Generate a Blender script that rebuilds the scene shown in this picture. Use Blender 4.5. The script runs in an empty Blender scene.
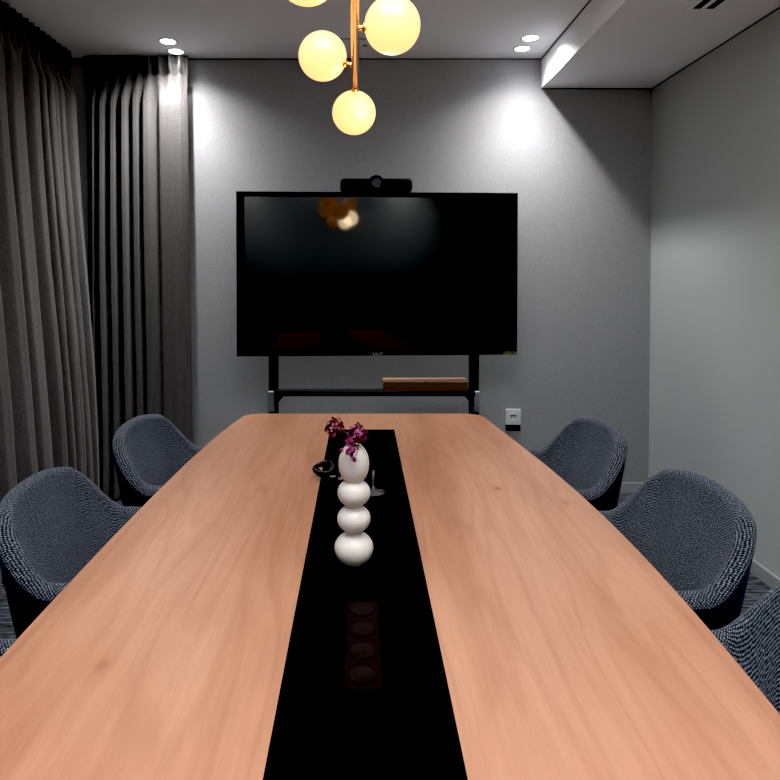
import bpy, bmesh, math, random
from mathutils import Vector, Matrix
R = math.radians
PI = math.pi
random.seed(7)
C = bpy.context.scene.collection

# ------------------------------------------------------------------ camera survey of the room
F_PX, CX, CY, TILT, CAMZ = 620.0, 362.0, 286.0, R(1.2), 1.35
def ray(px, py):
    a, b = (px - CX) / F_PX, -(py - CY) / F_PX
    return Vector((a, math.cos(TILT) + b * math.sin(TILT), -math.sin(TILT) + b * math.cos(TILT)))
def at(px, py, Y):
    d = ray(px, py); k = Y / d.y
    return Vector((d.x * k, Y, CAMZ + d.z * k))
def on(px, py, z):
    d = ray(px, py); k = (z - CAMZ) / d.z
    return Vector((d.x * k, d.y * k, z))

# ------------------------------------------------------------------ materials
def mat(name):
    m = bpy.data.materials.new(name); m.use_nodes = True
    nt = m.node_tree
    b = nt.nodes['Principled BSDF']
    return m, nt, b
def N(nt, t, **kw):
    n = nt.nodes.new(t)
    for k, v in kw.items():
        if k in n.inputs: n.inputs[k].default_value = v
        else: setattr(n, k, v)
    return n
def plain(name, col, rough=.5, metal=0, spec=.5, bump=0, bscale=200):
    m, nt, b = mat(name)
    b.inputs['Base Color'].default_value = (*col, 1)
    b.inputs['Roughness'].default_value = rough
    b.inputs['Metallic'].default_value = metal
    b.inputs['Specular IOR Level'].default_value = spec
    tc = N(nt, 'ShaderNodeTexCoord')
    n = N(nt, 'ShaderNodeTexNoise', Scale=bscale, Detail=3.0)
    nt.links.new(tc.outputs['Object'], n.inputs['Vector'])
    if bump:
        bp = N(nt, 'ShaderNodeBump', Strength=bump, Distance=.002)
        nt.links.new(n.outputs['Fac'], bp.inputs['Height'])
        nt.links.new(bp.outputs['Normal'], b.inputs['Normal'])
    return m
def emis(name, col, strength, base=None):
    m, nt, b = mat(name)
    b.inputs['Base Color'].default_value = (*(base or col), 1)
    b.inputs['Emission Color'].default_value = (*col, 1)
    b.inputs['Emission Strength'].default_value = strength
    b.inputs['Roughness'].default_value = .3
    return m
def ramp(nt, stops):
    r = nt.nodes.new('ShaderNodeValToRGB')
    el = r.color_ramp.elements
    while len(el) < len(stops): el.new(.5)
    for e, (p, c) in zip(el, stops):
        e.position = p; e.color = (*c, 1) if len(c) == 3 else c
    return r
def mixc(nt, a, b_, fac, mode='MIX'):
    mx = nt.nodes.new('ShaderNodeMix'); mx.data_type = 'RGBA'; mx.blend_type = mode
    for sock, v in ((mx.inputs[0], fac), (mx.inputs[6], a), (mx.inputs[7], b_)):
        if hasattr(v, 'default_value') and hasattr(v, 'is_output'): nt.links.new(v, sock)
        elif isinstance(v, (int, float)): sock.default_value = v
        else: sock.default_value = (*v, 1)
    return mx.outputs[2]
def mapped(nt, scale, coord='Object', rot=(0, 0, 0), loc=(0, 0, 0)):
    tc = N(nt, 'ShaderNodeTexCoord'); mp = N(nt, 'ShaderNodeMapping')
    mp.inputs['Scale'].default_value = scale; mp.inputs['Rotation'].default_value = rot
    mp.inputs['Location'].default_value = loc
    nt.links.new(tc.outputs[coord], mp.inputs['Vector'])
    return mp.outputs['Vector']

def wallpaper():
    m, nt, b = mat('grey_linen_wallpaper')
    n1 = N(nt, 'ShaderNodeTexNoise', Scale=1, Detail=4.0)
    nt.links.new(mapped(nt, (90, 90, 420)), n1.inputs['Vector'])
    n2 = N(nt, 'ShaderNodeTexNoise', Scale=1, Detail=4.0)
    nt.links.new(mapped(nt, (420, 420, 70)), n2.inputs['Vector'])
    f = mixc(nt, n1.outputs['Fac'], n2.outputs['Fac'], .5)
    r = ramp(nt, [(.35, (.180, .180, .188)), (.65, (.260, .260, .270))])
    nt.links.new(f, r.inputs['Fac']); nt.links.new(r.outputs['Color'], b.inputs['Base Color'])
    bp = N(nt, 'ShaderNodeBump', Strength=.25, Distance=.002)
    nt.links.new(f, bp.inputs['Height']); nt.links.new(bp.outputs['Normal'], b.inputs['Normal'])
    b.inputs['Roughness'].default_value = .8
    return m
def carpet():
    m, nt, b = mat('charcoal_streaked_carpet')
    n1 = N(nt, 'ShaderNodeTexNoise', Scale=1, Detail=5.0, Roughness=.7)
    nt.links.new(mapped(nt, (9, 75, 1)), n1.inputs['Vector'])
    n2 = N(nt, 'ShaderNodeTexNoise', Scale=240, Detail=2.0)
    nt.links.new(mapped(nt, (1, 1, 1)), n2.inputs['Vector'])
    r = ramp(nt, [(.40, (.012, .014, .018)), (.52, (.05, .057, .066)), (.64, (.17, .19, .21))])
    nt.links.new(n1.outputs['Fac'], r.inputs['Fac'])
    c = mixc(nt, r.outputs['Color'], n2.outputs['Color'], .35, 'OVERLAY')
    nt.links.new(c, b.inputs['Base Color'])
    bp = N(nt, 'ShaderNodeBump', Strength=.6, Distance=.004)
    nt.links.new(n2.outputs['Fac'], bp.inputs['Height']); nt.links.new(bp.outputs['Normal'], b.inputs['Normal'])
    b.inputs['Roughness'].default_value = .95; b.inputs['Specular IOR Level'].default_value = .1
    return m
def wood():
    m, nt, b = mat('warm_oak_laminate')
    # slow wobble of the grain
    wv = N(nt, 'ShaderNodeTexNoise', Scale=1, Detail=2.0)
    nt.links.new(mapped(nt, (3.2, .9, 1)), wv.inputs['Vector'])
    base = mapped(nt, (1, 1, 1))
    sub = N(nt, 'ShaderNodeVectorMath', operation='SUBTRACT'); sub.inputs[1].default_value = (.5, .5, .5)
    nt.links.new(wv.outputs['Color'], sub.inputs[0])
    sc = N(nt, 'ShaderNodeVectorMath', operation='SCALE'); sc.inputs['Scale'].default_value = .10
    nt.links.new(sub.outputs[0], sc.inputs[0])
    add = N(nt, 'ShaderNodeVectorMath', operation='ADD')
    nt.links.new(base, add.inputs[0]); nt.links.new(sc.outputs[0], add.inputs[1])
    def stretched(s, det, rough=.6):
        mp = N(nt, 'ShaderNodeMapping'); mp.inputs['Scale'].default_value = s
        nt.links.new(add.outputs[0], mp.inputs['Vector'])
        n = N(nt, 'ShaderNodeTexNoise', Scale=1, Detail=det, Roughness=rough)
        nt.links.new(mp.outputs[0], n.inputs['Vector']); return n
    broad = stretched((6, 1.0, 1), 4.0)
    fine = stretched((120, 4.5, 1), 6.0, .75)
    rings = stretched((9, .9, 1), 1.0)
    # cathedral rings : sine of the smooth noise
    mul = N(nt, 'ShaderNodeMath', operation='MULTIPLY'); mul.inputs[1].default_value = 46
    nt.links.new(rings.outputs['Fac'], mul.inputs[0])
    sn = N(nt, 'ShaderNodeMath', operation='SINE'); nt.links.new(mul.outputs[0], sn.inputs[0])
    mr = N(nt, 'ShaderNodeMapRange'); mr.inputs['From Min'].default_value = -1
    nt.links.new(sn.outputs[0], mr.inputs['Value'])
    r1 = ramp(nt, [(.34, (.262, .118, .065)), (.50, (.322, .157, .094)), (.68, (.366, .191, .120))])
    nt.links.new(broad.outputs['Fac'], r1.inputs['Fac'])
    r2 = ramp(nt, [(.38, (.82, .78, .75)), (.58, (1, 1, 1))])
    nt.links.new(fine.outputs['Fac'], r2.inputs['Fac'])
    c = mixc(nt, r1.outputs['Color'], r2.outputs['Color'], .5, 'MULTIPLY')
    r3 = ramp(nt, [(.0, (.86, .80, .76)), (.35, (1, 1, 1)), (1, (1, 1, 1))])
    nt.links.new(mr.outputs['Result'], r3.inputs['Fac'])
    c = mixc(nt, c, r3.outputs['Color'], .62, 'MULTIPLY')
    # knots
    vo = N(nt, 'ShaderNodeTexVoronoi', Scale=1); vo.inputs['Randomness'].default_value = 1
    mpk = N(nt, 'ShaderNodeMapping'); mpk.inputs['Scale'].default_value = (5.2, 3.0, 0)
    nt.links.new(add.outputs[0], mpk.inputs['Vector'])
    nt.links.new(mpk.outputs[0], vo.inputs['Vector'])
    rk = ramp(nt, [(.0, (.42, .27, .20)), (.035, (.70, .56, .48)), (.07, (.93, .88, .85)), (.17, (1, 1, 1))])
    nt.links.new(vo.outputs['Distance'], rk.inputs['Fac'])
    sep = N(nt, 'ShaderNodeSeparateColor'); nt.links.new(vo.outputs['Color'], sep.inputs[0])
    gt = N(nt, 'ShaderNodeMath', operation='GREATER_THAN'); gt.inputs[1].default_value = .5
    nt.links.new(sep.outputs[0], gt.inputs[0])
    m5 = N(nt, 'ShaderNodeMath', operation='MULTIPLY'); m5.inputs[1].default_value = 1
    nt.links.new(gt.outputs[0], m5.inputs[0])
    c = mixc(nt, c, rk.outputs['Color'], m5.outputs[0], 'MULTIPLY')
    nt.links.new(c, b.inputs['Base Color'])
    b.inputs['Roughness'].default_value = .42
    b.inputs['Specular IOR Level'].default_value = .35
    bp = N(nt, 'ShaderNodeBump', Strength=.06, Distance=.001)
    nt.links.new(fine.outputs['Fac'], bp.inputs['Height']); nt.links.new(bp.outputs['Normal'], b.inputs['Normal'])
    return m
def tweed(name, lo, mid, hi, pitch=.0085):
    m, nt, b = mat(name)
    uv = N(nt, 'ShaderNodeTexCoord').outputs['UV']
    nz = N(nt, 'ShaderNodeTexNoise', Scale=90, Detail=2.0)
    nt.links.new(uv, nz.inputs['Vector'])
    sub = N(nt, 'ShaderNodeVectorMath', operation='SUBTRACT'); sub.inputs[1].default_value = (.5, .5, .5)
    nt.links.new(nz.outputs['Color'], sub.inputs[0])
    sc = N(nt, 'ShaderNodeVectorMath', operation='SCALE'); sc.inputs['Scale'].default_value = pitch * .8
    nt.links.new(sub.outputs[0], sc.inputs[0])
    add = N(nt, 'ShaderNodeVectorMath', operation='ADD')
    nt.links.new(uv, add.inputs[0]); nt.links.new(sc.outputs[0], add.inputs[1])
    sx = N(nt, 'ShaderNodeSeparateXYZ'); nt.links.new(add.outputs[0], sx.inputs[0])
    def s(out):
        mu = N(nt, 'ShaderNodeMath', operation='MULTIPLY'); mu.inputs[1].default_value = 2 * PI / pitch
        nt.links.new(out, mu.inputs[0])
        si = N(nt, 'ShaderNodeMath', operation='SINE'); nt.links.new(mu.outputs[0], si.inputs[0]); return si.outputs[0]
    pr = N(nt, 'ShaderNodeMath', operation='MULTIPLY')
    nt.links.new(s(sx.outputs[0]), pr.inputs[0]); nt.links.new(s(sx.outputs[1]), pr.inputs[1])
    mr = N(nt, 'ShaderNodeMapRange'); mr.inputs['From Min'].default_value = -1
    nt.links.new(pr.outputs[0], mr.inputs['Value'])
    n2 = N(nt, 'ShaderNodeTexNoise', Scale=190, Detail=3.0, Roughness=.7); nt.links.new(uv, n2.inputs['Vector'])
    f = mixc(nt, mr.outputs['Result'], n2.outputs['Fac'], .58)
    r = ramp(nt, [(.40, lo), (.53, mid), (.68, hi)])
    nt.links.new(f, r.inputs['Fac']); nt.links.new(r.outputs['Color'], b.inputs['Base Color'])
    bp = N(nt, 'ShaderNodeBump', Strength=.9, Distance=.003)
    nt.links.new(f, bp.inputs['Height']); nt.links.new(bp.outputs['Normal'], b.inputs['Normal'])
    b.inputs['Roughness'].default_value = .95; b.inputs['Specular IOR Level'].default_value = .15
    b.inputs['Sheen Weight'].default_value = .08; b.inputs['Sheen Roughness'].default_value = .5
    b.inputs['Sheen Tint'].default_value = (.75, .82, 1, 1)
    return m
def drape():
    m, nt, b = mat('charcoal_drape_cloth')
    n1 = N(nt, 'ShaderNodeTexNoise', Scale=1, Detail=3.0); nt.links.new(mapped(nt, (60, 60, 500)), n1.inputs['Vector'])
    n2 = N(nt, 'ShaderNodeTexNoise', Scale=1, Detail=3.0); nt.links.new(mapped(nt, (500, 500, 25)), n2.inputs['Vector'])
    f = mixc(nt, n1.outputs['Fac'], n2.outputs['Fac'], .5)
    r = ramp(nt, [(.35, (.048, .0455, .045)), (.65, (.084, .080, .080))])
    nt.links.new(f, r.inputs['Fac']); nt.links.new(r.outputs['Color'], b.inputs['Base Color'])
    bp = N(nt, 'ShaderNodeBump', Strength=.2, Distance=.001)
    nt.links.new(f, bp.inputs['Height']); nt.links.new(bp.outputs['Normal'], b.inputs['Normal'])
    b.inputs['Roughness'].default_value = .9; b.inputs['Specular IOR Level'].default_value = .1
    b.inputs['Sheen Weight'].default_value = .15
    return m
def brass():
    m, nt, b = mat('polished_brass')
    b.inputs['Base Color'].default_value = (.85, .52, .20, 1)
    b.inputs['Metallic'].default_value = 1; b.inputs['Roughness'].default_value = .16
    return m
def glass_black(name, rough, ior, col=(.0008, .0008, .0008)):
    m, nt, b = mat(name)
    b.inputs['Base Color'].default_value = (*col, 1)
    b.inputs['Roughness'].default_value = rough
    b.inputs['IOR'].default_value = ior
    return m

M = dict(
    wallpaper=wallpaper(), carpet=carpet(), wood=wood(), drape=drape(), brass=brass(),
    side_wall=plain('smooth_grey_paint', (.34, .365, .36), .6, bump=.05, bscale=60),
    ceiling=plain('ceiling_paint', (.83, .845, .88), .8, bump=.04, bscale=80),
    gap=plain('dark_shadow_gap', (.02, .02, .021), .9),
    base=plain('grey_metal_baseboard', (.34, .35, .36), .35, .3),
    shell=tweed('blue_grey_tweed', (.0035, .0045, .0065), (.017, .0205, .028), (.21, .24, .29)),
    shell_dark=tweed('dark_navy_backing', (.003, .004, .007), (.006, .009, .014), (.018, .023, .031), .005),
    black_metal=plain('black_powder_coat', (.008, .008, .009), .45, .2),
    silver=plain('brushed_clamp_metal', (.23, .25, .28), .4, .6),
    black_plastic=plain('black_plastic', (.003, .003, .004), .6, spec=.2, bump=.05),
    screen=glass_black('glossy_black_screen', .05, 1.43),
    inlay=glass_black('black_back_painted_glass', .22, 1.12, (.0012, .0005, .0006)),
    socket_black=plain('matt_black_outlet', (.005, .0035, .0035), .6, spec=.08),
    socket_well=plain('outlet_wells', (.0065, .0045, .0045), .6, spec=.08),
    porcelain=plain('matt_white_porcelain', (.52, .48, .44), .45, bump=.03, bscale=90),
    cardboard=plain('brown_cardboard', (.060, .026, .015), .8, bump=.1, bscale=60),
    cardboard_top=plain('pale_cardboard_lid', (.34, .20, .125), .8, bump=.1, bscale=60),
    white_plastic=plain('pale_grey_plastic', (.50, .50, .52), .4),
    dark_plastic=plain('dark_grey_plastic', (.014, .014, .017), .6, spec=.2),
    globe=emis('opal_glass_lit_warm', (1.0, .44, .172), 1.9, (.22, .18, .10)),
    led=emis('downlight_led', (.97, .98, 1.0), 14),
    trimwhite=plain('white_trim_ring', (.6, .6, .62), .5),
    petal_red=plain('dark_magenta_petals', (.105, .005, .024), .6, bump=.1),
    petal_purple=plain('purple_petals', (.16, .010, .072), .6, bump=.1),
    pistil=plain('pale_flower_centre', (.45, .35, .22), .7),
    stem=plain('dark_stem', (.03, .02, .015), .7),
    logo=plain('grey_lettering', (.22, .22, .22), .5),
    lime=plain('yellow_green_lettering', (.35, .38, .07), .5),
    black_wire=plain('black_rubber_cable', (.003, .003, .004), .4, spec=.3),
    tag_silver=plain('shiny_metal_plug', (.25, .25, .27), .25, .9),
)
gm, gnt, gb = mat('clear_glass')
gb.inputs['Transmission Weight'].default_value = .95; gb.inputs['Roughness'].default_value = .02
gb.inputs['Base Color'].default_value = (.93, .95, .97, 1)
M['glass'] = gm

# ------------------------------------------------------------------ mesh helpers
def obj(name, bm, m, parent=None, smooth=False, kind=None, loc=None):
    me = bpy.data.meshes.new(name)
    bmesh.ops.recalc_face_normals(bm, faces=bm.faces)
    bm.to_mesh(me); bm.free()
    o = bpy.data.objects.new(name, me); C.objects.link(o)
    for mm in (m if isinstance(m, (list, tuple)) else [m]): me.materials.append(mm)
    if smooth:
        for p in me.polygons: p.use_smooth = True
    if parent: o.parent = parent
    if kind: o['kind'] = kind
    if loc is not None: o.location = loc
    return o
def thing(name, label, cat, loc=(0, 0, 0), rotz=0, group=None):
    o = bpy.data.objects.new(name, None); C.objects.link(o)
    o.location = loc; o.rotation_euler = (0, 0, rotz); o.empty_display_size = .05
    return tag(o, label, cat, group)
def tag(o, label, cat, group=None):
    o['label'] = label; o['category'] = cat
    if group: o['group'] = group
    return o
def box(bm, lo, hi, bev=0, seg=2, mi=0):
    r = bmesh.ops.create_cube(bm, size=1)
    vs = r['verts']
    c = [(a + b) / 2 for a, b in zip(lo, hi)]; s = [abs(b - a) for a, b in zip(lo, hi)]
    for v in vs: v.co = Vector((c[i] + v.co[i] * s[i] for i in range(3)))
    if bev:
        es = list({e for v in vs for e in v.link_edges})
        bmesh.ops.bevel(bm, geom=es, offset=bev, segments=seg, affect='EDGES', profile=.5)
    return vs
def nbox(lo, hi, bev=0, seg=2):
    bm = bmesh.new(); box(bm, lo, hi, bev, seg); return bm
def tube(bm, pts, rad, n=10, closed=False, caps=True):
    pts = [Vector(p) for p in pts]; rings = []; L = len(pts)
    rads = rad if isinstance(rad, (list, tuple)) else [rad] * L
    up = Vector((0, 0, 1)); prev = None
    for i, p in enumerate(pts):
        if closed: d = pts[(i + 1) % L] - pts[i - 1]
        else: d = pts[min(i + 1, L - 1)] - pts[max(i - 1, 0)]
        d.normalize()
        if prev is None:
            a = d.cross(up)
            if a.length < .1: a = d.cross(Vector((1, 0, 0)))
        else:
            a = prev - d * prev.dot(d)
        a.normalize(); prev = a; b = d.cross(a)
        rings.append([bm.verts.new(p + (a * math.cos(2 * PI * k / n) + b * math.sin(2 * PI * k / n)) * rads[i]) for k in range(n)])
    for i in range(L if closed else L - 1):
        r0, r1 = rings[i], rings[(i + 1) % L]
        for k in range(n): bm.faces.new((r0[k], r0[(k + 1) % n], r1[(k + 1) % n], r1[k]))
    if caps and not closed:
        bm.faces.new(rings[0][::-1]); bm.faces.new(rings[-1])
def lathe(prof, n=48, cap0=True, cap1=True):
    bm = bmesh.new(); rings = []
    for r, z in prof:
        if r < 1e-6: rings.append([bm.verts.new((0, 0, z))])
        else: rings.append([bm.verts.new((r * math.cos(2 * PI * k / n), r * math.sin(2 * PI * k / n), z)) for k in range(n)])
    for a, b in zip(rings, rings[1:]):
        for k in range(n):
            k2 = (k + 1) % n
            if len(a) == 1 and len(b) > 1: bm.faces.new((a[0], b[k], b[k2]))
            elif len(b) == 1 and len(a) > 1: bm.faces.new((a[k], a[k2], b[0]))
            elif len(a) > 1: bm.faces.new((a[k], a[k2], b[k2], b[k]))
    if cap0 and len(rings[0]) > 1: bm.faces.new(rings[0][::-1])
    if cap1 and len(rings[-1]) > 1: bm.faces.new(rings[-1])
    return bm
def prism(outline, z0, z1, bev=0):
    bm = bmesh.new()
    a = [bm.verts.new((x, y, z0)) for x, y in outline]; b = [bm.verts.new((x, y, z1)) for x, y in outline]
    n = len(a)
    for i in range(n): bm.faces.new((a[i], a[(i + 1) % n], b[(i + 1) % n], b[i]))
    bm.faces.new(a[::-1]); top = bm.faces.new(b)
    if bev: bmesh.ops.bevel(bm, geom=[e for e in top.edges], offset=bev, segments=3, affect='EDGES')
    return bm
def sphere(r, u=40, v=24, c=(0, 0, 0), bm=None, scale=(1, 1, 1)):
    bm = bm or bmesh.new()
    q = bmesh.ops.create_uvsphere(bm, u_segments=u, v_segments=v, radius=r)
    for w in q['verts']: w.co = Vector((w.co.x * scale[0] + c[0], w.co.y * scale[1] + c[1], w.co.z * scale[2] + c[2]))
    return bm
def text(name, s, size, m, parent, loc, rot, extrude=.0004):
    cu = bpy.data.curves.new(name, 'FONT'); cu.body = s; cu.size = size; cu.extrude = extrude
    cu.align_x = 'CENTER'; cu.align_y = 'CENTER'
    t = bpy.data.objects.new(name, cu); C.objects.link(t)
    bpy.context.view_layer.update()
    me = bpy.data.meshes.new_from_object(t.evaluated_get(bpy.context.evaluated_depsgraph_get()))
    bpy.data.objects.remove(t)
    o = bpy.data.objects.new(name, me); C.objects.link(o); me.materials.append(m)
    o.parent = parent; o.location = loc; o.rotation_euler = rot
    return o
def sm(t): t = max(0, min(1, t)); return t * t * (3 - 2 * t)

# ------------------------------------------------------------------ the room
H = 2.65
WY, WL, WR, WN = 3.79, -1.86, 1.775, -.9
BX, BZ = at(541.3, 88.2, WY).x, at(541.3, 88.2, WY).z
WR = at(652.3, 88.2, WY).x
H = at(541, 58.6, WY).z
T = .12
obj('floor', nbox((WL - T, WN - T, -.1), (WR + T, WY + T, 0)), M['carpet'], kind='structure')
obj('ceiling', nbox((WL - T, WN - T, H), (WR + T, WY + T, H + .1)), M['ceiling'], kind='structure')
obj('wall_back', nbox((WL - T, WY, 0), (WR + T, WY + T, H)), M['wallpaper'], kind='structure')
obj('wall_right', nbox((WR, WN - T, 0), (WR + T, WY, H)), M['side_wall'], kind='structure')
obj('wall_left', nbox((WL - T, WN - T, 0), (WL, WY, H)), M['side_wall'], kind='structure')
obj('wall_front', nbox((WL, WN - T, 0), (WR, WN, H)), M['side_wall'], kind='structure')
obj('ceiling_bulkhead', nbox((BX, WN, BZ), (WR, WY, H)), M['ceiling'], kind='structure')
# thin dark shadow gaps along the top of the walls
g = .006
obj('trim_1', nbox((WL, WY - .004, H - g), (BX, WY + .01, H)), M['gap'], kind='structure')
obj('trim_2', nbox((BX, WY - .004, BZ - g), (WR, WY + .01, BZ)), M['gap'], kind='structure')
obj('trim_3', nbox((WR - .003, WN, BZ - g), (WR + .01, WY, BZ)), M['gap'], kind='structure')
obj('trim_4', nbox((BX - .004, WN, H - .006), (BX + .01, WY, H)), M['gap'], kind='structure')
bm = bmesh.new(); box(bm, (WL, WY - .012, 0), (WR, WY, .062), .002)
obj('baseboard_back', bm, M['base'], kind='structure')
bm = bmesh.new(); box(bm, (WR - .012, WN, 0), (WR, WY - .012, .062), .002)
obj('baseboard_right', bm, M['base'], kind='structure')

# ------------------------------------------------------------------ downlights
def downlight(x, y, z, label, lit=True, power=0, size=R(110), aim=None, narrow=0, dx=0):
    t = thing('recessed_downlight', label, 'downlight', (x, y, z), 0, 'recessed ceiling downlights')
    obj('trim_ring', lathe([(.040, -.0005), (.043, -.004), (.051, -.004), (.053, -.0005)], 36, False, False), M['trimwhite'], t, True)
    obj('lens', lathe([(.0, -.002), (.041, -.002)], 36, False, False), M['led'], t)
    ld = bpy.data.lights.new('downlight_beam', 'SPOT'); ld.energy = power; ld.spot_size = size; ld.spot_blend = .85
    ld.shadow_soft_size = .02; ld.color = (1, .985, .965)
    lo = bpy.data.objects.new('downlight_beam', ld); C.objects.link(lo); lo.location = (x + dx, y, z - .007)
    if aim: lo.rotation_euler = aim
    if narrow:
        l2 = ld.copy(); l2.energy = narrow; l2.spot_size = R(96); l2.spot_blend = 1
        o2 = bpy.data.objects.new('downlight_core_beam', l2); C.objects.link(o2); o2.location = lo.location
    return t
LP = [(168.0, 41.3, 'far left downlight of the room, the one nearer the table'),
      (175.9, 51.2, 'left downlight nearest the back wall, above the curtain edge'),
      (530.4, 37.7, 'right downlight farther from the back wall, beside the bulkhead'),
      (522.3, 48.5, 'right downlight nearest the back wall, left of the bulkhead')]
for px, py, lab in LP:
    p = on(px, py, H)
    downlight(p.x, p.y, H, lab, power=(78 if p.y < 3.53 else 6), size=R(140), narrow=(98 if p.y < 3.53 else 9), dx=(.036 if p.x > 0 else 0))
for x in (-1.0, .92):
    for y in (-.72, -.56):
        downlight(x, y, H, 'assumed unseen small round downlight in the ceiling over the near part of the room', power=80, size=R(110))
for x in (-.96, .96):  # unseen mid-room downlights, added for top light on the chairs
    for y in (.75, 1.75, 2.35):
        downlight(x, y, H, 'assumed unseen small round downlight in the ceiling over the near part of the room', power=21, size=R(80))
for o in C.objects:
    if o.get('label') == 'assumed unseen small round downlight in the ceiling over the near part of the room': o['group'] = 'downlights over the near part of the room'

def area(name, loc, rot, sx, sy, e, col=(1, 1, 1)):
    ld = bpy.data.lights.new(name, 'AREA'); ld.shape = 'RECTANGLE'; ld.size = sx; ld.size_y = sy
    ld.energy = e; ld.color = col
    o = bpy.data.objects.new(name, ld); C.objects.link(o); o.location = loc; o.rotation_euler = rot
    return o
area('table_fill_light', (.0, .75, H - .03), (0, 0, 0), .9, 1.6, 17, (1, .99, .97))  # added soft fill over the table, no actual fixture here
area('ceiling_fill_light', (.0, .35, H - .32), (R(180 + 12), 0, 0), 1.8, 1.2, 82, (.92, .96, 1))  # added upward fill that brightens the ceiling, no actual pendant

# ceiling access hatch behind the lamp
h0, h1 = on(332, 38.5, H), on(398, 38.5, H)
t = thing('ceiling_hatch', 'flush grey hatch in the ceiling behind the brass lamp', 'hatch', ((h0.x + h1.x) / 2, h0.y, H))
w = (h1.x - h0.x) / 2
obj('panel', nbox((-w, .008, -.003), (w, .27, .0), .001), M['ceiling'], t)
obj('edge_gap', nbox((-w, 0, -.002), (w, .009, .0)), M['gap'], t)
obj('latch', lathe([(.0, -.006), (.012, -.006), (.016, -.003)], 20, False, False), M['silver'], t, True, loc=(.0, .10, 0))

# slot air vent in the bulkhead
v = on(703, 7.6, BZ)
t = thing('air_vent', 'grey slot air vent with two black slots under the bulkhead', 'vent', (v.x, v.y, BZ))
obj('frame', nbox((-.075, -1.2, -.004), (.075, .03, 0), .0015), M['ceiling'], t)
for k, x in enumerate((-.028, .028)):
    obj('slot', nbox((x - .016, -1.18, -.0055), (x + .016, 0, -.0035)), M['gap'], t)

# ------------------------------------------------------------------ curtains
def interp(pts, u):
    if u <= pts[0][0]: return pts[0][1]
    for (a, x), (b, y) in zip(pts, pts[1:]):
        if u <= b: return x + (y - x) * sm((u - a) / (b - a))
    return pts[-1][1]
def curtain(name, label, path, length, folds, head_pitch, lean, top, nz=60, step=.004, header=.115, sub=.035):
    """path(u, d) -> (x, y) for distance u along the track and depth d into the room."""
    root = thing(name, label, 'curtain', (*path(length / 2, 0), 0.0), 0, 'full height charcoal curtains')
    ox, oy = path(length / 2, 0)
    def sheet(z0, z1, depth, nrow):
        bm = bmesh.new(); nu = int(length / step); rows = []
        for j in range(nrow + 1):
            z = z0 + (z1 - z0) * j / nrow; row = []
            for i in range(nu + 1):
                u = length * i / nu
                x, y = path(*depth(u, z)); row.append(bm.verts.new((x - ox, y - oy, z)))
            rows.append(row)
        for a, b in zip(rows, rows[1:]):
            for i in range(nu): bm.faces.new((a[i], a[i + 1], b[i + 1], b[i]))
        return bm
    zt = top - header
    def hd(u, z):
        ph = 2 * PI * u / head_pitch
        t = (z - zt) / header
        w = .5 + .5 * math.cos(ph)
        pinch = 1 - .75 * math.exp(-((t - .12) / .16) ** 2)
        return u, .012 + .020 * (w ** 2) * (.5 + pinch) + .004 * math.sin(ph * 3.1 + t * 3) * pinch
    def bd(u, z):
        t = (zt - z) / zt
        d_f = interp(folds, u + .010 * math.sin(5 * t + 3 * u) * t)
        ph = 2 * PI * u / head_pitch
        d_h = .020 + .020 * (.5 + .5 * math.cos(ph))
        k = sm(t / .07)
        fl = 1 + .35 * t
        d = d_h * (1 - k) + (.018 + d_f * fl) * k
        d += .0025 * math.sin(31 * u + 9 * t) * k
        uu, dd = lean(u, t)
        return u + uu, d + dd
    obj('header', sheet(zt, top, hd, 8), M['drape'], root, True)
    obj('drape', sheet(.012, zt, bd, nz), M['drape'], root, True)
    bm = bmesh.new()
    nseg = 12
    for i in range(nseg):
        a = path(length * i / nseg, .012); b = path(length * (i + 1) / nseg, .012)
        tube(bm, [(a[0] - ox, a[1] - oy, top + .003), (b[0] - ox, b[1] - oy, top + .003)], .006, 8)
    obj('curtain_track', bm, M['gap'], root)
    return root
# back curtain: u runs right from the corner
bx0 = at(86, 200, 3.70).x; bx1 = at(186.5, 150, 3.70).x
BKY = 3.745
def bpath(u, d): return (bx0 + u, BKY - d)
def bu(px): return at(px, 200, 3.70).x - bx0
bf = []
for lo, hi in ((94, 97), (101, 106), (111, 116), (122, 127), (132, 138), (142.5, 149), (157, 172)):
    w_ = hi - lo; dd_ = .055 + .014 * math.sin(lo * 1.7); bf += [(bu(lo - 2.2), .0), (bu(lo - .6), .0), (bu(lo + w_ * .35), dd_), (bu(hi - .3), dd_ * .92)]
bf += [(bu(181), .035), (bu(184), .022), (bu(187), .006)]
def blean(u, t): return (.03 * t * (u / (bx1 - bx0)) , .01 * t)
curtain('drape_curtain', 'charcoal pleated curtain on the back wall, left of the screen', bpath, bx1 - bx0, bf, .062, blean, H - .012)
# left curtain: u runs from the corner towards the viewer
LX = at(77, 57, 3.70).x - .045
def lpath(u, d): return (LX + d, 3.63 - u)
def lu(px):
    d = ray(px, 200); return 3.63 - (LX + .04) * d.y / d.x
lf = [(0, .0)]
for a, b_ in ((80, 73), (69, 65), (60, 56.5), (53.5, 50.5), (47.5, 44.5), (41, 38), (34.5, 30), (21, 10), (0, -8), (-20, -30), (-42, -55), (-75, -90), (-110, -130), (-160, -190), (-230, -270), (-340, -400), (-500, -600)):
    D_ = .062 + .012 * math.sin(a * 2.3); ua, ub = lu(a), lu(b_); P_ = ub - ua
    lf += [(ua - P_ * .25, .0), (ua, .0), (ua + P_ * .38, D_), (ub + P_ * .12, D_ * .94)]
lf = [p for p in lf if p[0] >= 0]
lf.sort()
def llean(u, t): return (0, .125 * sm(t * 1.05) * (1 - .35 * sm((.15 - u) / .15)))
curtain('drape_curtain', 'long charcoal pleated curtain along the left wall', lpath, 3.3, lf, .058, llean, H - .012, step=.006)

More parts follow.
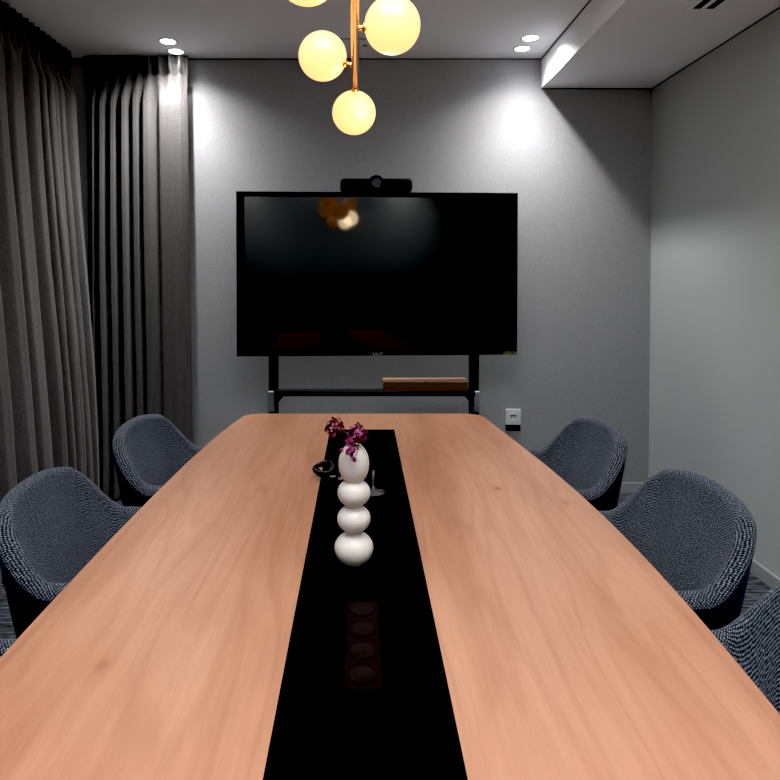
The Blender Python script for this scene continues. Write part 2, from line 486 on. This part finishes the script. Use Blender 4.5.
# ------------------------------------------------------------------ conference table
TZ = .74
def fit(pts, deg=3):
    # least squares polynomial
    n = deg + 1
    A = [[sum(y ** (i + j) for y, _ in pts) for j in range(n)] + [sum(x * y ** i for y, x in pts)] for i in range(n)]
    for i in range(n):
        p = max(range(i, n), key=lambda r: abs(A[r][i])); A[i], A[p] = A[p], A[i]
        for r in range(n):
            if r != i:
                f = A[r][i] / A[i][i]
                A[r] = [a - f * b for a, b in zip(A[r], A[i])]
    co = [A[i][n] / A[i][i] for i in range(n)]
    return lambda y: sum(c * y ** k for k, c in enumerate(co))
rp = [on(x, y, TZ) for x, y in ((500, 429), (550.5, 470), (601.5, 512.7), (640, 553), (682, 597.3), (713.6, 635.4), (745, 673), (780, 713.6))]
lp = [on(x, y, TZ) for x, y in ((230, 426), (220, 432.3), (165, 486), (107.7, 541.8), (57, 595), (0, 656.6))]
YF = on(362, 413.6, TZ).y
YC = (YF + .06) / 2
fr = fit([(p.y - YC, p.x) for p in rp] + [(.06 - YC, .50), (YF - YC, .512)], 4)
fl = fit([(p.y - YC, p.x) for p in lp] + [(.06 - YC, -.49), (.5 - YC, -.548), (YF - YC, -.497)], 4)
def rounded_outline(grow=0):
    rr = .075; out = []
    n = 60
    ys = [.06 + rr + (YF - .06 - 2 * rr) * i / n for i in range(n + 1)]
    out += [(fr(y - YC) + grow, y) for y in ys]
    def corner(cx, cy, a0, a1):
        return [(cx + rr * math.cos(a0 + (a1 - a0) * k / 10), cy + rr * math.sin(a0 + (a1 - a0) * k / 10)) for k in range(1, 10)]
    out += corner(out[-1][0] - rr, YF - rr, 0, PI / 2)
    out.append((fr(YF - rr - YC) - rr, YF))
    xl = fl(YF - rr - YC)
    out.append((xl + rr, YF))
    out += corner(xl + rr, YF - rr, PI / 2, PI)
    out += [(fl(y - YC) - grow, y) for y in reversed(ys)]
    xl0 = fl(.06 + rr - YC); xr0 = fr(.06 + rr - YC)
    out += corner(xl0 + rr, .06 + rr, PI, 1.5 * PI)
    out += [(xl0 + rr, .06), (xr0 - rr, .06)]
    out += corner(xr0 - rr, .06 + rr, 1.5 * PI, 2 * PI)
    return out
table = thing('conference_table', 'long boat-shaped oak table with a black glass centre strip', 'table', (0, YC, 0))
bm = prism([(x, y - YC) for x, y in rounded_outline()], TZ - .028, TZ, .002)
obj('tabletop', bm, M['wood'], table)
s0, s1 = on(330, 429.6, TZ), on(394.2, 429.6, TZ); n0, n1 = on(262.8, 780, TZ), on(467.9, 780, TZ)
def ext(a, b, Y): return a.x + (b.x - a.x) * (Y - a.y) / (b.y - a.y)
ye = .34
bm = prism([(ext(s0, n0, ye), ye - YC), (ext(s1, n1, ye), ye - YC), (s1.x, s1.y - YC), (s0.x, s0.y - YC)], TZ - .004, TZ + .0008)
inl = obj('glass_inlay', bm, M['inlay'], table); inl['label'] = 'black glass strip down the middle of the table'
# outlet unit under/inside the glass
q0, q1 = on(351, 602, TZ), on(383, 690, TZ)
ob = obj('outlet_panel', nbox((-.027, q1.y - YC, TZ), (.030, q0.y - YC, TZ + .0022), .001), M['socket_black'], table)
cy0, cy1 = q1.y - YC, q0.y - YC
for k in range(4):
    c = cy0 + (cy1 - cy0) * (k + .5) / 4
    bm = lathe([(.021, TZ + .0020), (.0215, TZ + .0032), (.0195, TZ + .0032), (.018, TZ + .0024), (0, TZ + .0024)], 28, False, False)
    so = obj('outlet_socket', bm, M['socket_well'], ob, True, loc=(.001, c, 0))
for yy in (-.85, .85):
    bm = bmesh.new(); box(bm, (-.22, yy - .04, .02), (.22, yy + .04, TZ - .03), .006)
    box(bm, (-.36, yy - .06, 0), (.36, yy + .06, .022), .006)
    obj('pedestal', bm, M['black_metal'], table)
obj('underframe', nbox((-.05, -.82, TZ - .09), (.05, .82, TZ - .028), .004), M['black_metal'], table)

# ------------------------------------------------------------------ chairs
def plan_pts():
    pts = []
    e = 2 / 2.9
    for k in range(61):
        ph = (PI / 2) * k / 60
        pts.append((-.03 - .245 * math.cos(ph) ** e, .30 * math.sin(ph) ** e))
    for k in range(1, 21):
        a = k / 20
        pts.append((-.03 + .25 * a, .30 - .015 * a * a))
    return pts
PP = plan_pts()
LL = [0]
for a, b in zip(PP, PP[1:]): LL.append(LL[-1] + math.hypot(b[0] - a[0], b[1] - a[1]))
def plan(u):   # u 0..1 -> x, y, inward normal
    s = u * LL[-1]
    for i in range(len(PP) - 1):
        if s <= LL[i + 1] + 1e-9:
            f = (s - LL[i]) / max(1e-9, LL[i + 1] - LL[i])
            a, b = PP[i], PP[i + 1]
            dx, dy = b[0] - a[0], b[1] - a[1]; l = math.hypot(dx, dy)
            return a[0] + dx * f, a[1] + dy * f, dy / l, -dx / l
def rimh(u):
    h = .788 - .034 * min(1, u / .32) ** 2
    h -= .140 * sm((u - .27) / .30)
    h -= .018 * sm((u - .58) / .4)
    if u > .93: h -= .13 * (1 - math.sqrt(max(0, 1 - ((u - .93) / .07) ** 2)))
    return h
def chair_shell():
    bm = bmesh.new(); uvl = bm.loops.layers.uv.new('UVMap')
    NU = 72; cols = []; info = {}
    for i in range(-NU, NU + 1):
        u = abs(i) / NU; sg = 1 if i >= 0 else -1
        x, y, nx, ny = plan(u); h = rimh(u)
        sec = []
        z0 = .37
        def k(z): return .76 + .24 * ((z - z0) / (.80 - z0)) ** .85
        th = .046 + .010 * sm((u - .3) / .5)
        r = th / 2
        zc = h - r
        for j in range(9):                        # outer skin
            z = z0 + (zc - z0) * j / 8; sec.append((x * k(z), y * k(z), z, 1))
        kx = k(zc)
        for j in range(1, 8):                     # rolled rim
            a = PI * j / 8; off = r - r * math.cos(a)
            sec.append((x * kx + nx * off, y * kx + ny * off, zc + r * math.sin(a), 0))
        for j in range(11):                       # inner face
            t = j / 10; z = zc + (.44 - zc) * t
            off = th + .030 * sm(t * 1.1) + .02 * t
            sec.append((x * kx * (1 - .0 * t) * (1 - .14 * t) + nx * off, y * kx * (1 - .14 * t) + ny * off, z, 0))
        col = []; vv = 0; pr = None
        for (a, b, z, m_) in sec:
            p = Vector((a, b * sg, z))
            if pr is not None: vv += (p - pr).length
            pr = p
            vt = bm.verts.new(p); col.append(vt); info[vt] = (sg * u * LL[-1], vv, m_)
        cols.append(col)
    n = len(cols[0])
    for a, b in zip(cols, cols[1:]):
        for j in range(n - 1):
            f = bm.faces.new((a[j], b[j], b[j + 1], a[j + 1]))
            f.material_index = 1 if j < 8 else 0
    for c in (cols[0], cols[-1]): bm.faces.new(c)
    for f in bm.faces:
        f.smooth = True
        for l in f.loops: l[uvl].uv = info[l.vert][:2]
    return bm
def seat_bm():
    bm = bmesh.new(); uvl = bm.loops.layers.uv.new('UVMap')
    rings = []
    prof = [(.80, .395), (.93, .41), (1, .435), (.985, .462), (.93, .475), (.75, .480), (.45, .478), (.2, .476)]
    n = 64
    for s, z in prof:
        ring = []
        for k in range(n):
            a = 2 * PI * k / n; e = 2 / 2.8
            x = .02 + .255 * s * math.copysign(abs(math.cos(a)) ** e, math.cos(a))
            y = .215 * s * math.copysign(abs(math.sin(a)) ** e, math.sin(a))
            ring.append(bm.verts.new((x, y, z)))
        rings.append(ring)
    for a, b in zip(rings, rings[1:]):
        for k in range(n): bm.faces.new((a[k], a[(k + 1) % n], b[(k + 1) % n], b[k]))
    bm.faces.new(rings[0][::-1]); bm.faces.new(rings[-1])
    for f in bm.faces:
        f.smooth = True
        for l in f.loops: l[uvl].uv = (l.vert.co.x, l.vert.co.y)
    return bm
def make_chair(label):
    t = thing('tub_chair', label, 'chair', (0, 0, 0), 0, 'tweed tub chairs around the table')
    obj('shell', chair_shell(), [M['shell'], M['shell_dark']], t)
    obj('seat', seat_bm(), M['shell'], t)
    bm = bmesh.new()
    outl = []
    for k in range(48):
        a = 2 * PI * k / 48; e = 2 / 2.8
        outl.append((.0 + .225 * math.copysign(abs(math.cos(a)) ** e, math.cos(a)), .225 * math.copysign(abs(math.sin(a)) ** e, math.sin(a))))
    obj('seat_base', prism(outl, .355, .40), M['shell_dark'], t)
    for sx in (-1, 1):
        for sy in (-1, 1):
            bm = bmesh.new()
            tube(bm, [(.17 * sx, .17 * sy, .36), (.235 * sx, .225 * sy, .0)], [.015, .010], 14)
            obj('leg', bm, M['black_metal'], t, True)
    return t
chair0 = None
def place_chair(x, y, rz, label):
    global chair0
    if chair0 is None:
        chair0 = make_chair(label); r = chair0
    else:
        r = chair0.copy(); C.objects.link(r)
        for ch in list(chair0.children):
            c = ch.copy(); C.objects.link(c); c.parent = r
    r.location = (x, y, 0); r.rotation_euler = (0, 0, rz); r['label'] = label
    return r
place_chair(.698, 1.655, PI + R(3), 'middle tweed chair on the right side of the table, facing left')
place_chair(.675, 2.325, PI + R(4), 'farthest tweed chair on the right side, nearest the wall socket')
place_chair(.685, 1.01, PI + R(6), 'nearest tweed chair on the right, cut off by the photo edge')
place_chair(-.665, 1.695, R(1), 'tweed chair on the left side, second from the screen, beside the curtain')
place_chair(-.635, 2.365, -R(5), 'farthest tweed chair on the left, in front of the back curtain')
place_chair(-.70, .985, R(0), 'nearest left tweed chair, only one arm tip showing past the table')

# ------------------------------------------------------------------ screen on its stand
SY = 3.35
tl, br = at(237.4, 192.2, SY), at(518.6, 355.4, SY)
cxs, czs = (tl.x + br.x) / 2, (tl.z + br.z) / 2
hw, hh = (br.x - tl.x) / 2, (tl.z - br.z) / 2
YAW = R(2.7)
tv = thing('television', 'large flat black television screen on a wheeled stand', 'television', (cxs, SY, czs), YAW)
obj('housing', nbox((-hw, .0, -hh), (hw, .045, hh), .004), M['black_plastic'], tv)
obj('screen_panel', nbox((-hw + .043, -.0015, -hh + .030), (hw - .012, .001, hh - .028)), M['screen'], tv)
bm = bmesh.new()
for a, b in (((-hw, -.006, hh - .012), (hw, .002, hh)), ((-hw, -.006, -hh), (hw, .002, -hh + .014)), ((-hw, -.006, -hh), (-hw + .012, .002, hh)), ((hw - .012, -.006, -hh), (hw, .002, hh))):
    box(bm, a, b, .001)
obj('bezel', bm, M['black_plastic'], tv)
def sx(px): return at(px, 354, SY).x - cxs
text('maker_lettering', 'SAUF', .026, M['logo'], tv, (sx(377.5), -.0065, -hh + .0095), (R(90), 0, 0))
text('badge_lettering', 'LED', .021, M['lime'], tv, (sx(508), -.0065, -hh + .009), (R(90), 0, 0))
text('badge_lettering', 'SON', .021, M['logo'], tv, (sx(514.8), -.0065, -hh + .009), (R(90), 0, 0))

# stand
sp = SY + .15
st = thing('screen_stand', 'black wheeled stand with a shelf under the television', 'stand', (cxs, sp, 0))
def X(px, py): return at(px, py, sp).x - cxs
def Z(px, py): return at(px, py, sp).z
for a, b in ((269.2, 278.2), (469.2, 478.4)):
    xa, xb = X(a, 375), X(b, 375)
    obj('upright', nbox((xa, -.025, .07), (xb, .025, czs + .25), .004), M['black_metal'], st)
zs0 = at(370, 396.3, sp - .17).z
xl, xr = X(278, 390), X(469.5, 390)
bm = bmesh.new(); box(bm, (xl, -.17, zs0 + .008), (xr, -.05, zs0 + .020), .002); box(bm, (xl, -.175, zs0), (xr, -.160, zs0 + .030), .002)
obj('shelf', bm, M['black_metal'], st)
shz = zs0 + .020
for s, xx in ((1, xl), (-1, xr)):
    bm = bmesh.new()
    pts = [(xx, zs0 + .01), (xx + s * .062, zs0 + .01), (xx + s * .045, zs0 - .012), (xx, zs0 - .06)]
    a = [bm.verts.new((p[0], -.15, p[1])) for p in pts]; b = [bm.verts.new((p[0], .0, p[1])) for p in pts]
    for i in range(4): bm.faces.new((a[i], a[(i + 1) % 4], b[(i + 1) % 4], b[i]))
    bm.faces.new(a[::-1]); bm.faces.new(b)
    obj('shelf_bracket', bm, M['black_metal'], st)
for a, b in ((268.6, 275.5), (471.5, 478.6)):
    xa, xb = X(a, 400), X(b, 400)
    c = obj('clamp', nbox((xa, -.045, Z(370, 410.5)), (xb, -.02, Z(370, 390)), .005, 3), M['silver'], st); c['label'] = 'silver clamp on the upright'
for s in (-1, 1):
    xx = (X(273.7, 400), X(474, 400))[s > 0]
    bm = bmesh.new()
    tube(bm, [(xx, -.0, .42), (xx + s * .03, -.24, .10), (xx + s * .035, -.30, .085)], .018, 12)
    tube(bm, [(xx, -.0, .36), (xx + s * .01, .20, .085)], .018, 12)
    obj('leg', bm, M['black_metal'], st, True)
    for dx, yy in ((.033, -.28), (.01, .19)):
        bm = bmesh.new(); tube(bm, [(xx + s * dx - .014, yy, .04), (xx + s * dx + .014, yy, .04)], .04, 20)
        tube(bm, [(xx + s * dx, yy, .05), (xx + s * dx, yy, .09)], .012, 8)
        obj('caster', bm, M['black_plastic'], st, True)
obj('crossbar', nbox((xl, -.01, .12), (xr, .01, .17), .003), M['black_metal'], st)
bm = bmesh.new()
for s in (-1, 1): box(bm, (s * .25 - .02, -.045, czs - cxs * 0 - .25), (s * .25 + .02, -.02, czs + .25))
box(bm, (xl - .02, -.035, czs + .1), (xr + .02, .0, czs + .16)); box(bm, (xl - .02, -.035, czs - .16), (xr + .02, .0, czs - .1))
obj('mounting_frame', bm, M['black_metal'], st)

# box on the shelf
b0, b1 = at(383.5, 391, sp - .12), at(467, 391, sp - .12)
bxw = (b1.x - b0.x) / 2; bz0 = shz + .0
bz1 = at(400, 381.2, sp - .155).z
bx = thing('cardboard_box', 'flat brown cardboard box lying on the stand shelf', 'box', ((b0.x + b1.x) / 2, sp - .105, bz0 + .0008))
hb = bz1 - bz0
obj('carton', nbox((-bxw, -.05, 0), (bxw, .05, hb * .9), .002), M['cardboard'], bx)
bm = bmesh.new(); box(bm, (-bxw - .004, -.053, hb * .90), (bxw - .002, .053, hb + .001), .002)
o = obj('lid', bm, M['cardboard_top'], bx); o['label'] = 'pale lid of the box'
obj('tape_seal', nbox((-.008, -.0545, hb * .35), (.008, -.0495, hb * .95)), M['cardboard'], bx)

# conference camera on top of the screen
c0, c1 = at(340, 185, SY), at(412.5, 185, SY)
cam_w = (c1.x - c0.x) / 2; cz0 = czs + hh; cz1 = at(376, 178.3, SY).z; chh = cz1 - cz0
cb = thing('video_bar', 'black video conferencing bar on top of the television', 'camera', ((c0.x + c1.x) / 2, SY + .02, cz0 + .0005))
bm = nbox((-cam_w, -.035, 0), (cam_w, .035, chh), .022, 5)
obj('body', bm, M['black_plastic'], cb, True)
lz = chh * .62
bm = bmesh.new(); tube(bm, [(0, .03, lz), (0, -.040, lz)], .043, 32)
ob = obj('lens_housing', bm, M['black_plastic'], cb)
bm = bmesh.new(); tube(bm, [(0, -.040, lz), (0, -.0425, lz)], .024, 28)
obj('lens', bm, M['screen'], ob)
bm = bmesh.new(); tube(bm, [(0, -.040, lz), (0, -.0415, lz)], .034, 28)
obj('lens_ring', bm, M['dark_plastic'], ob)
for s in (-1, 1):
    bm = bmesh.new(); box(bm, (s * .05, -.0362, chh * .30), (s * (cam_w - .02), -.0345, chh * .36))
    obj('grille_line', bm, M['dark_plastic'], cb)

# ------------------------------------------------------------------ wall socket
s0, s1 = at(505.6, 408.8, WY), at(520.2, 424.4, WY)
sc_ = ((s0.x + s1.x) / 2, WY, (s0.z + s1.z) / 2)
sk = thing('wall_socket', 'pale grey square power socket on the back wall', 'socket', sc_)
hx, hz = (s1.x - s0.x) / 2, (s0.z - s1.z) / 2
obj('plate', nbox((-hx, -.010, -hz), (hx, 0, hz), .002), M['white_plastic'], sk)
def disc(r0, r1, y0, y1, n=32):
    bm = bmesh.new(); 
    rr = [(r0, y0), (r0, y1), (r1, y1), (r1, y0)]
    rings = [[bm.verts.new((r * math.cos(2 * PI * k / n), y, r * math.sin(2 * PI * k / n))) for k in range(n)] for r, y in rr]
    for a, b in zip(rings, rings[1:] + rings[:1]):
        for k in range(n): bm.faces.new((a[k], a[(k + 1) % n], b[(k + 1) % n], b[k]))
    return bm
obj('socket_ring', disc(.021, .0235, -.013, -.009), M['white_plastic'], sk, False)
bm = bmesh.new()
box(bm, (-.020, -.0115, .006), (.020, -.0095, .012))
for s in (-1, 1): box(bm, (s * .011 - .003, -.0118, -.003), (s * .011 + .003, -.0095, .004))
obj('pin_hole', bm, M['gap'], sk)
obj('lower_module', nbox((-hx, -.012, -hz - .037), (hx, 0, -hz - .001), .002), M['dark_plastic'], sk)

# ------------------------------------------------------------------ chandelier: brass bar with opal globes
A = at(355.3, 86.5, 1.82); B = at(354.6, 2, 1.30)
dirb = (A - B).normalized()
E = A - dirb * 1.55
mid = (A + E) / 2
ch = thing('globe_chandelier', 'brass bar pendant lamp with lit opal glass globes', 'lamp', tuple(mid))
bm = bmesh.new(); tube(bm, [tuple(A - mid), tuple(E - mid)], .0098, 24)
obj('brass_bar', bm, M['brass'], ch, True)
rg = .0645
def globe(c, root):
    c = Vector(c); root = Vector(root)
    d = (c - root).normalized()
    o = obj('globe', sphere(rg), M['globe'], ch, True, loc=c - mid)
    bm = bmesh.new(); a = root - c; b = -d * (rg - .002)
    tube(bm, [tuple(a), tuple(b)], .0055, 14); tube(bm, [tuple(-d * (rg + .006)), tuple(-d * (rg - .004))], .0105, 18)
    obj('arm', bm, M['brass'], o, True)
def onbar(Y): return B + (A - B) * ((Y - B.y) / (A.y - B.y))
globe(at(354, 112.8, 1.86), A)
globe(at(322.6, 56.3, 1.68), onbar(1.66))
globe(at(392.3, 25.6, 1.44), onbar(1.425))
globe(at(306.7, -29.5, 1.22), onbar(1.22))
for Y, s in ((.97, 1), (.72, -1), (.48, 1)):
    r = onbar(Y); globe(r + Vector((s * .088, 0, .012)), r)
globe(E + Vector((0, -.045, -.06)), E)
for Y in (1.18, .45):
    r = onbar(Y); bm = bmesh.new()
    tube(bm, [tuple(r - mid), (r.x - mid.x, r.y - mid.y, H - mid.z)], .0035, 10)
    obj('hanging_rod', bm, M['brass'], ch, True)
    bm = lathe([(0, -.02), (.05, -.018), (.055, 0)], 32, False, True)
    obj('ceiling_cup', bm, M['brass'], ch, True, loc=(r.x - mid.x, r.y - mid.y, H - mid.z))
for Y in (1.72, 1.0):   # warm glow of the opal glass
    ld = bpy.data.lights.new('globe_glow', 'POINT'); ld.energy = 2.6; ld.color = (1, .72, .42); ld.shadow_soft_size = .06
    lo = bpy.data.objects.new('globe_glow', ld); C.objects.link(lo); p = onbar(Y); lo.location = (p.x + .08, p.y, p.z - .11)

# ------------------------------------------------------------------ vase of four stacked bulbs
VZ = TZ + .0008
vc = on(353.9, 566, TZ); vy = vc.y + .012
px_m = vy / F_PX * 1.02
VX = at(353.9, 548, vy).x
def zc(py): return at(353.9, py, vy).z - VZ
segs = [(zc(547.5), 19.2 * px_m, None), (zc(518.3), 16.4 * px_m, None), (zc(492.5), 16.2 * px_m, None), (zc(463.5), 15.1 * px_m, None)]
bulbs = []
hs = [s[0] for s in segs]
prof = [(0, .0), (.018, .0)]
b1r, b1h = segs[0][1], hs[0]
top4 = hs[3] + 17.6 * px_m
halfh = [hs[0] + .001, 13.5 * px_m, 13.6 * px_m, 20.6 * px_m]
def radius(z):
    best = 0
    for (c, r, _), h in zip(segs, halfh):
        q = 1 - ((z - c) / h) ** 2
        if q > 0: best = max(best, r * q ** .5)
    return best
nzv = 150
for i in range(1, nzv + 1):
    z = .0008 + (top4 - .0008) * i / nzv
    prof.append((max(radius(z), .008), z))
rt = prof[-1][0]
prof += [(rt - .001, top4 + .0015), (rt - .003, top4 + .001)]
for i in range(nzv, 20, -3):
    z = .0008 + (top4 - .0008) * i / nzv
    prof.append((max(.004, radius(z) - .0035), z))
prof.append((0, prof[-1][1]))
o = obj('bubble_vase', lathe(prof, 56, False, False), M['porcelain'], None, True, loc=(VX, vy, VZ))
tag(o, 'white porcelain vase of four stacked bulbs on the black glass strip', 'vase')

# flowers
def flower(c, r, m, n, stem_pts, name, label, extra=()):
    c = Vector(c)
    t = thing(name, label, 'flower', tuple(stem_pts[0]))
    o0 = Vector(stem_pts[0])
    bm = bmesh.new(); tube(bm, [tuple(Vector(p) - o0) for p in stem_pts], .0013, 6)
    obj('stem', bm, M['stem'], t, True)
    bm = bmesh.new()
    for cc, rr, nn in ((c, r, n),) + tuple(extra):
        cc = Vector(cc)
        sphere(rr * .62, 12, 8, tuple(cc - o0), bm)
        for k in range(nn):
            a = k * 2.39996; zz = 1 - 2 * (k + .5) / nn
            d = Vector((math.cos(a) * math.sqrt(1 - zz * zz), math.sin(a) * math.sqrt(1 - zz * zz), zz))
            d = (d + Vector([random.uniform(-.25, .25) for _ in range(3)])).normalized()
            p = cc + d * rr * random.uniform(.55, .95) - o0
            side = d.cross(Vector((random.random(), random.random(), random.random() + .1))).normalized()
            up = d.cross(side)
            L = rr * random.uniform(.5, .68); W = L * .62
            pts = [(0, 0, 0), (.35, .8, .10), (.75, 1, .22), (1, .45, .18), (1, -.45, .18), (.75, -1, .22), (.35, -.8, .10)]
            vs = [bm.verts.new(p + (up * a_ - d * 0) * L * 1.0 + side * b_ * W * .6 + d * (h_ * L * 1.3)) for a_, b_, h_ in pts]
            cv = bm.verts.new(p + up * L * .6 + d * L * .02)
            for i in range(len(vs)): bm.faces.new((cv, vs[i], vs[(i + 1) % len(vs)]))
    obj('petals', bm, m, t)
    bm = bmesh.new()
    for k in range(5):
        d = Vector((random.uniform(-.6, .6), -1, random.uniform(-.3, .7))).normalized()
        sphere(r * .09, 8, 6, tuple(c + d * r * .98 - o0), bm)
    obj('flower_centre', bm, M['pistil'], t, True)
    return t
vt = Vector((VX, vy, VZ + top4 - .01))
fy = vy - .005
c1 = at(335.5, 427, fy + .01)
flower(c1, .019, M['petal_red'], 90, [vt + Vector((0, 0, -.05)), vt + Vector((-.004, 0, .01)), (vt + c1) / 2 + Vector((.004, 0, .012)), c1], 'flower_sprig', 'dark red flower head leaning out left of the white vase')
c2 = at(358.5, 433, fy - .01); c3 = at(352, 450, fy - .036); c4 = at(354.5, 459, fy - .041); c5 = at(341.5, 450, fy - .030)
flower(c2, .0185, M['petal_purple'], 90, [vt + Vector((0, 0, -.05)), vt + Vector((.001, 0, .01)), c2], 'flower_sprig', 'purple flower head above the vase mouth, trailing down its front', ((c3, .0125, 36), (c4, .007, 18), (c5, .006, 12), (at(350.5, 441, fy - .024), .010, 24)))

# ------------------------------------------------------------------ coiled cable and glass behind the vase
cc = on(328, 477.5, VZ)
t = thing('coiled_cable', 'small coil of black cable lying behind the white vase', 'cable', tuple(cc))
bm = bmesh.new(); pts = []
for k in range(110):
    a = 2 * PI * k / 26; rr = .024 + .003 * math.sin(k * .7)
    fy_ = rr * math.sin(a) * .95; up_ = .018 * k / 110
    tl_ = R(28)
    pts.append((rr * math.cos(a) * 1.1 - .012 + .003 * math.sin(k * .31), fy_ * math.cos(tl_) - up_ * math.sin(tl_), .020 + fy_ * math.sin(tl_) + up_ * math.cos(tl_)))
tube(bm, pts, .0044, 8)
tube(bm, [(-.024, -.004, .024), (-.034, .004, .028), (-.042, .006, .030)], .0028, 8)
tube(bm, [(.018, -.014, .010), (.040, -.020, .006), (.058, -.018, .005)], .0034, 8)
obj('cord', bm, M['black_wire'], t, True)
bm = bmesh.new(); box(bm, (.004, -.034, .008), (.026, -.024, .016), .002)
obj('plug', bm, M['tag_silver'], t)
bm = bmesh.new(); box(bm, (.030, -.032, .0005), (.048, -.020, .008), .002)
obj('connector', bm, M['tag_silver'], t)

gc = on(373.5, 492.5, VZ)
gt = thing('glass_candle_holder', 'small clear stemmed glass behind the right side of the vase', 'glass', tuple(gc))
obj('foot', lathe([(0, 0), (.030, 0), (.0325, .0015), (.030, .003), (.012, .005), (.004, .009), (0, .009)], 40, False, False), M['glass'], gt, True)
obj('glass_stem', lathe([(0, .008), (.0035, .0085), (.0026, .02), (.0026, .055), (.005, .062), (0, .063)], 20, False, False), M['glass'], gt, True)

# ------------------------------------------------------------------ camera and render look
cd = bpy.data.cameras.new('camera'); cam = bpy.data.objects.new('camera', cd); C.objects.link(cam)
cam.location = (0, 0, CAMZ); cam.rotation_euler = (R(90) - TILT, 0, 0)
cd.sensor_width = 36; cd.lens = F_PX / 780 * 36
cd.shift_x = (390 - CX) / 780; cd.shift_y = (CY - 390) / 780
cd.clip_start = .02
bpy.context.scene.camera = cam
w = bpy.data.worlds.new('world'); bpy.context.scene.world = w; w.use_nodes = True
w.node_tree.nodes['Background'].inputs[0].default_value = (.5, .52, .55, 1)
w.node_tree.nodes['Background'].inputs[1].default_value = .3
vs = bpy.context.scene.view_settings
vs.view_transform = 'Standard'; vs.look = 'None'; vs.exposure = 0; vs.gamma = 1
vs.use_curve_mapping = True
vs.curve_mapping.black_level = (.017, .017, .017)
vs.curve_mapping.update()
